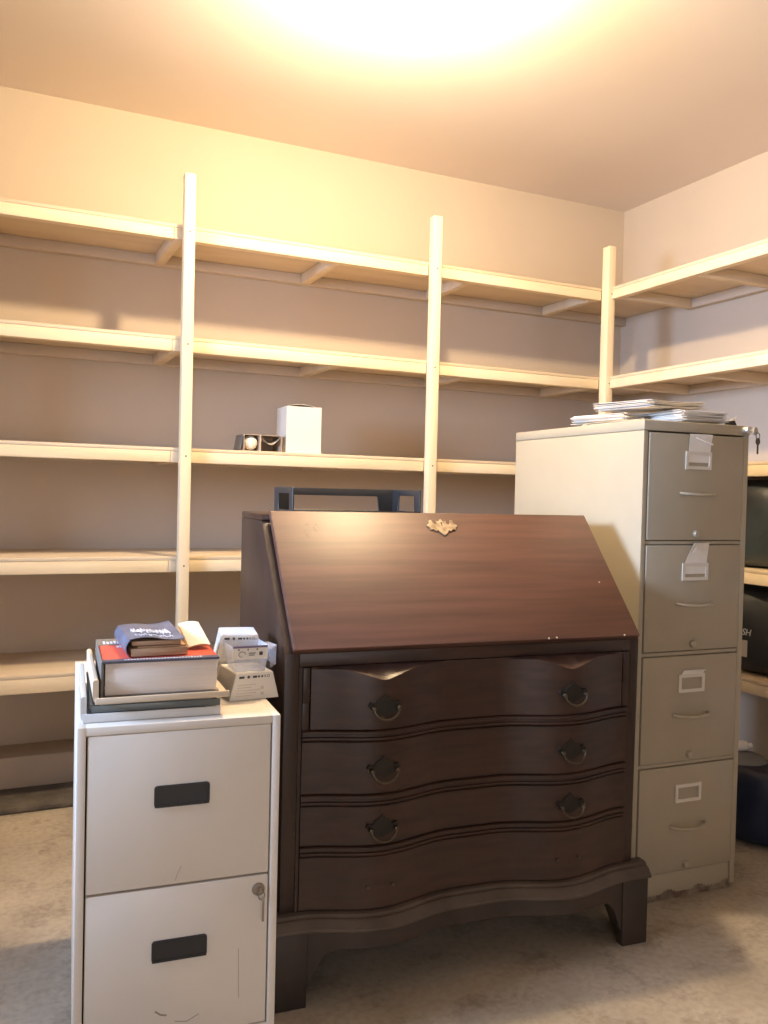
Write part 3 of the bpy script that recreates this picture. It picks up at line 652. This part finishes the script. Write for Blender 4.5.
# trapezoid white cartons
def carton(label, x, y, z, rz, group=None, wb=0.105, wt_=0.078, dp=0.105, h=0.054, top=m_card):
    t = thing('small_carton', label, 'box', onW(x, y, z), WR+rz, group)
    i = (wb-wt_)/2
    bm = nb(); add_prism(bm, [(0, 0), (wb, 0), (wb-i, h), (i, h)], 0, dp, 'y', 0.0006); obj('carton_body', bm, m_card, t)
    bm = nb(); add_prism(bm, [(-0.0002, 0.001), (-0.0008, 0.001), (i-0.0008, h-0.001), (i-0.0002, h-0.001)], 0.001, dp-0.001, 'y'); obj('side_print', bm, m_cardg, t, smooth=0)
    box('top_print', (i+0.001, 0.001, h), (wb-i-0.001, dp-0.001, h+0.0005), top, t)
    bm = nb(); zt = h-0.010
    x0 = i+0.006
    def bar(a, z_, w_, hh): add_box(bm, (a, -0.0006, z_), (a+w_, -0.0001, z_+hh))
    bar(x0, zt, 0.011, 0.0045)
    add_prism(bm, [(x0+0.020+0.003*math.cos(R(a)), zt+0.0023+0.003*math.sin(R(a))) for a in range(0, 360, 30)], -0.0006, -0.0001, 'y')
    for q, wq in ((0.029, 0.009), (0.040, 0.004), (0.047, 0.004), (0.054, 0.002)): bar(x0+q, zt, wq, 0.0042)
    add_tube(bm, [(x0+0.062+0.0028*math.cos(R(a)), -0.0004, zt+0.0023+0.0028*math.sin(R(a))) for a in range(0, 360, 36)], 0.0005, 5, closed=True)
    obj('printed_marks', bm, m_ink, t, smooth=0)
    bm = nb()
    for q in range(5):
        zz = 0.008+q*0.0055; add_box(bm, (0.012+0.001*q, -0.0005, zz), (0.046+0.010*((q*7) % 3), -0.0001, zz+0.0016))
    for q in range(2): add_box(bm, (0.066, -0.0005, 0.008+q*0.012), (0.072, -0.0001, 0.014+q*0.012))
    obj('fine_print', bm, m_inkf, t, smooth=0)
    return t
m_inkf = mat('faint_print', (0.55, 0.52, 0.49), 0.6)
carton('white trapezoid carton nearest the front, under the clear plastic pack', 0.289, 0.121, WH+0.0006, R(8))
carton('white trapezoid carton at the bottom behind, under another carton', 0.281, 0.262, WH+0.0006, R(-4), wb=0.100)
carton('white trapezoid carton with pale blue top, stacked on another carton', 0.283, 0.258, WH+0.0556, R(-6), top=m_cardb, wb=0.100, h=0.056)
# clear plastic pack standing on the front carton
cp = thing('plastic_pack', 'open clear plastic pack with white card on the front carton', 'package', onW(0.298, 0.128, WH+0.0558), WR+R(4))
bm = nb()
def pane(a, b, c, d, th=0.0008):
    a, b, c, d = map(Vector, (a, b, c, d)); sheet(bm, 1, 1, lambda s, t: (a*(1-s)+b*s)*(1-t)+(d*(1-s)+c*s)*t, th)
Bq = [(0.006, 0.006, 0.0008), (0.066, 0.006, 0.0008), (0.066, 0.075, 0.0008), (0.006, 0.075, 0.0008)]; Tq = [(-0.004, 0.0, 0.053), (0.074, 0.0, 0.053), (0.074, 0.084, 0.053), (-0.004, 0.084, 0.053)]
pane(*Bq)
for k in range(4): j = (k+1) % 4; pane(Bq[k], Bq[j], Tq[j], Tq[k])
obj('clear_shell', bm, m_clear, cp, smooth=0)
bm = nb(); pane((0.076, 0.0, 0.044), (0.094, 0.02, 0.050), (0.094, 0.08, 0.046), (0.076, 0.084, 0.044)); pane((0.094, 0.02, 0.050), (0.092, 0.016, 0.010), (0.090, 0.07, 0.008), (0.094, 0.08, 0.046)); pane((0.092, 0.016, 0.010), (0.078, 0.006, 0.006), (0.076, 0.004, 0.040), (0.094, 0.018, 0.050))
obj('open_flap', bm, m_clear, cp, smooth=0)
bm = nb(); sheet(bm, 1, 1, lambda s, t: (-0.003+0.001*(1-t)+0.072*s, -0.0014+0.0026*(1-t), 0.027+0.027*t), 0.0008); cdv = obj('front_card', bm, m_card, cp, smooth=0)
bm = nb(); add_box(bm, (-0.003, -0.0026, 0.0505), (0.069, -0.0018, 0.0545)); obj('plum_stripe', bm, m_lilac, cdv, smooth=0)
bm = nb()
for q in range(3): add_box(bm, (0.008+q*0.019, -0.0022, 0.0455), (0.0105+q*0.019, -0.0014, 0.0485))
add_tube(bm, [(0.016+0.007*math.cos(R(a)), -0.0013, 0.0375+0.0055*math.sin(R(a))) for a in range(0, 300, 25)], 0.0006, 5)
add_box(bm, (0.030, -0.0018, 0.0385), (0.044, -0.0009, 0.0400)); add_box(bm, (0.030, -0.0016, 0.0345), (0.042, -0.0006, 0.0358))
add_box(bm, (0.052, -0.0018, 0.0345), (0.059, -0.0006, 0.0415))
obj('card_print', bm, m_ink, cdv, smooth=0)

# ------------------------------------------------------------------ things on the middle shelf
zs = Z[2]
wb_ = thing('carton', 'tall white open-topped carton on the middle back shelf', 'box', (1.016, 3.078, zs+0.0006), R(-1))
w_, d_, h_ = 0.138, 0.13, 0.176
bm = nb(); add_box(bm, (0, 0, 0), (w_, 0.0015, h_)); add_box(bm, (0, d_-0.0015, 0), (w_, d_, h_)); add_box(bm, (0, 0.0016, 0), (0.0015, d_-0.0016, h_)); add_box(bm, (w_-0.0015, 0.0016, 0), (w_, d_-0.0016, h_)); add_box(bm, (0.0016, 0.0016, 0), (w_-0.0016, d_-0.0016, 0.0015))
obj('carton_walls', bm, m_card, wb_, smooth=0)
bm = nb(); sheet(bm, 8, 3, lambda s, t: (0.004+(w_-0.008)*s, d_-0.004-(0.095)*t, h_+0.001+0.011*math.sin(PI*s)*(0.3+0.7*t)), 0.0012); f_ = obj('lid_flap', bm, m_card, wb_)
bm = nb(); sheet(bm, 8, 2, lambda s, t: (0.02+(w_-0.026)*s, 0.004+0.02*t, h_-0.006+0.002*math.sin(PI*s)), 0.001); obj('inner_flap', bm, m_kraft, wb_)
bb = thing('bulb_carton', 'small open two-cell carton holding one white bulb, beside the white carton', 'box', (0.852, 3.075, zs+0.0006), R(2))
bw_, bd_, bh_ = 0.148, 0.10, 0.062
bm = nb()
add_box(bm, (0, 0, 0), (bw_, bd_, 0.002)); add_box(bm, (0, 0, bh_-0.002), (bw_, bd_, bh_)); add_box(bm, (0, 0, 0.002), (0.002, bd_, bh_-0.002)); add_box(bm, (bw_-0.002, 0, 0.002), (bw_, bd_, bh_-0.002)); add_box(bm, (0.061, 0, 0.002), (0.066, bd_, bh_-0.002)); add_box(bm, (0.002, bd_-0.002, 0.002), (bw_-0.002, bd_, bh_-0.002))
obj('carton_walls', bm, m_kraft, bb, smooth=0)
bm = nb(); sheet(bm, 6, 2, lambda s, t: (0.069+0.074*s, 0.004+0.05*t, 0.056-0.030*(1-t)*math.sin(PI*s)-0.012*t), 0.001); obj('torn_flap', bm, m_cardg, bb)
bm = nb(); sheet(bm, 1, 2, lambda s, t: (-0.001-0.010*s, 0.004+0.09*t, 0.060-0.055*s), 0.001); obj('side_flap', bm, m_bagg, bb, smooth=0)
lb = thing('light_bulb', 'white frosted bulb in the left cell of the small carton', 'light bulb', (0.852+0.0315, 3.080, zs+0.0325), R(2))
bm = nb(); add_lathe(bm, [(0, 0.0), (0.012, 0.002), (0.022, 0.008), (0.0268, 0.018), (0.0275, 0.026), (0.024, 0.040), (0.016, 0.056), (0.012, 0.066)], 28, Matrix.Rotation(R(-90), 4, 'X')); obj('globe', bm, m_bulb, lb)
bm = nb(); add_lathe(bm, [(0.0121, 0.0662), (0.013, 0.070), (0.012, 0.085), (0, 0.090)], 20, Matrix.Rotation(R(-90), 4, 'X')); obj('screw_cap', bm, m_chrome, lb)

# ------------------------------------------------------------------ bags behind the tall cabinet
def lumpy(bm, rx, ry, h, seed, flat=0.35, amp=0.10):
    rnd = random.Random(seed); ph = [rnd.uniform(0, 6.28) for _ in range(8)]
    nU, nV = 48, 28; rings = []
    for j in range(nV+1):
        v = j/nV; a = v*PI
        ring = []
        for i in range(nU):
            u = 2*PI*i/nU
            cz = -math.cos(a); rr = max(0.0, math.sin(a))**0.32
            k = 1 + amp*(math.sin(3*u+ph[0]+2*v)+0.6*math.sin(5*u+ph[1]-5*v)+0.5*math.sin(9*u+ph[2]+7*v)+0.4*math.sin(14*u+ph[3]))*0.5*math.sin(a)
            z = h*0.5*(1+math.copysign(abs(cz)**0.6, cz))
            ring.append((rx*rr*k*math.cos(u), ry*rr*k*math.sin(u), z))
        rings.append(ring)
    vs = []
    for j, r in enumerate(rings):
        if j in (0, nV): vs.append([bm.verts.new((0, 0, r[0][2]))])
        else: vs.append([bm.verts.new(p) for p in r])
    fs = []
    for a, b in zip(vs, vs[1:]):
        for k in range(nU):
            q = []
            for v in (a[k % len(a)], a[(k+1) % len(a)], b[(k+1) % len(b)], b[k % len(b)]):
                if v not in q: q.append(v)
            if len(q) > 2: fs.append(bm.faces.new(q))
    bmesh.ops.recalc_face_normals(bm, faces=fs)
def bag(name, label, x, y, z, rx, ry, h, seed, m, knot=True):
    t = thing(name, label, 'bag', (x, y, z+0.001))
    bm = nb(); lumpy(bm, rx, ry, h, seed); obj('sack', bm, m, t, smooth=60)
    if knot:
        bm = nb(); add_lathe(bm, [(0.05, h-0.012), (0.028, h+0.004), (0.020, h+0.010), (0.030, h+0.018), (0.040, h+0.026), (0, h+0.020)], 16); obj('tied_neck', bm, m, t)
    return t
bag('plastic_bag', 'dark teal plastic sack on the shelf right of the tall cabinet top half', 2.68, 2.30, Z[3], 0.19, 0.27, 0.325, 4, m_bagt, False)
bk2 = bag('plastic_bag', 'black plastic sack with white print on the lower right shelf', 2.685, 2.30, Z[4], 0.19, 0.27, 0.33, 9, m_bagk, False)
cu = bpy.data.curves.new('letters', 'FONT'); cu.body = 'SH'; cu.size = 0.034; cu.extrude = 0.0012; cu.shear = 0.2
to = bpy.data.objects.new('letters_source', cu); C.objects.link(to); bpy.context.view_layer.update()
me = bpy.data.meshes.new_from_object(to.evaluated_get(bpy.context.evaluated_depsgraph_get())); bpy.data.objects.remove(to)
me.materials.clear(); me.materials.append(m_bagtxt)
tx = bpy.data.objects.new('lettering', me); C.objects.link(tx); tx.parent = bk2; tx['label'] = 'white printed letters SH'
BAGTXT = tx
tx.matrix_basis = Matrix.Translation((-0.196, -0.048, 0.148)) @ Matrix.Rotation(R(-90), 4, 'Z') @ Matrix.Rotation(R(90), 4, 'X') 
bm = nb(); sheet(bm, 4, 4, lambda s, t: (-0.196-0.002*math.sin(PI*s), -0.02-0.055*s, 0.07+0.06*t), 0.001); obj('white_patch', bm, m_cardg, bk2)
nv = bag('plastic_bag', 'navy plastic sack on the floor right of the tall cabinet', 2.305, 2.06, 0.0, 0.105, 0.20, 0.245, 13, m_bagn, False)
bm = nb(); add_lathe(bm, [(0.085, 0.230), (0.07, 0.252), (0.05, 0.261), (0.025, 0.267), (0, 0.266)], 24); obj('grey_rim', bm, m_bagg, nv)
bt = thing('plastic_bottle', 'small white plastic bottle lying on the navy sack', 'bottle', (2.262, 2.095, 0.284), R(-20))
bm = nb(); add_lathe(bm, [(0, 0), (0.014, 0.0), (0.018, 0.004), (0.018, 0.060), (0.014, 0.070), (0.008, 0.074), (0, 0.074)], 20, Matrix.Rotation(R(90), 4, 'Y')); obj('bottle_body', bm, m_card, bt)
bm = nb(); add_lathe(bm, [(0.0075, 0.0745), (0.009, 0.076), (0.009, 0.088), (0, 0.089)], 16, Matrix.Rotation(R(90), 4, 'Y')); obj('cap', bm, m_card, bt)

# ------------------------------------------------------------------ repeats share a group
GROUPS = {'small_carton': 'trapezoid cartons on the short white cabinet', 'paper_stack': 'loose papers on the tall cabinet', 'letter_tray': 'stacked letter trays on the short white cabinet',
          'plastic_bag': 'plastic sacks behind the tall cabinet', 'filing_cabinet': 'metal filing cabinets', 'shelving_unit': 'cream wooden shelving'}
for o in bpy.data.objects:
    kind = o.name.split('.')[0]
    if o.parent is None and kind in GROUPS and o.get('label') and 'letter tray' not in (o['label'] if kind == 'paper_stack' else ''): o['group'] = GROUPS[kind]
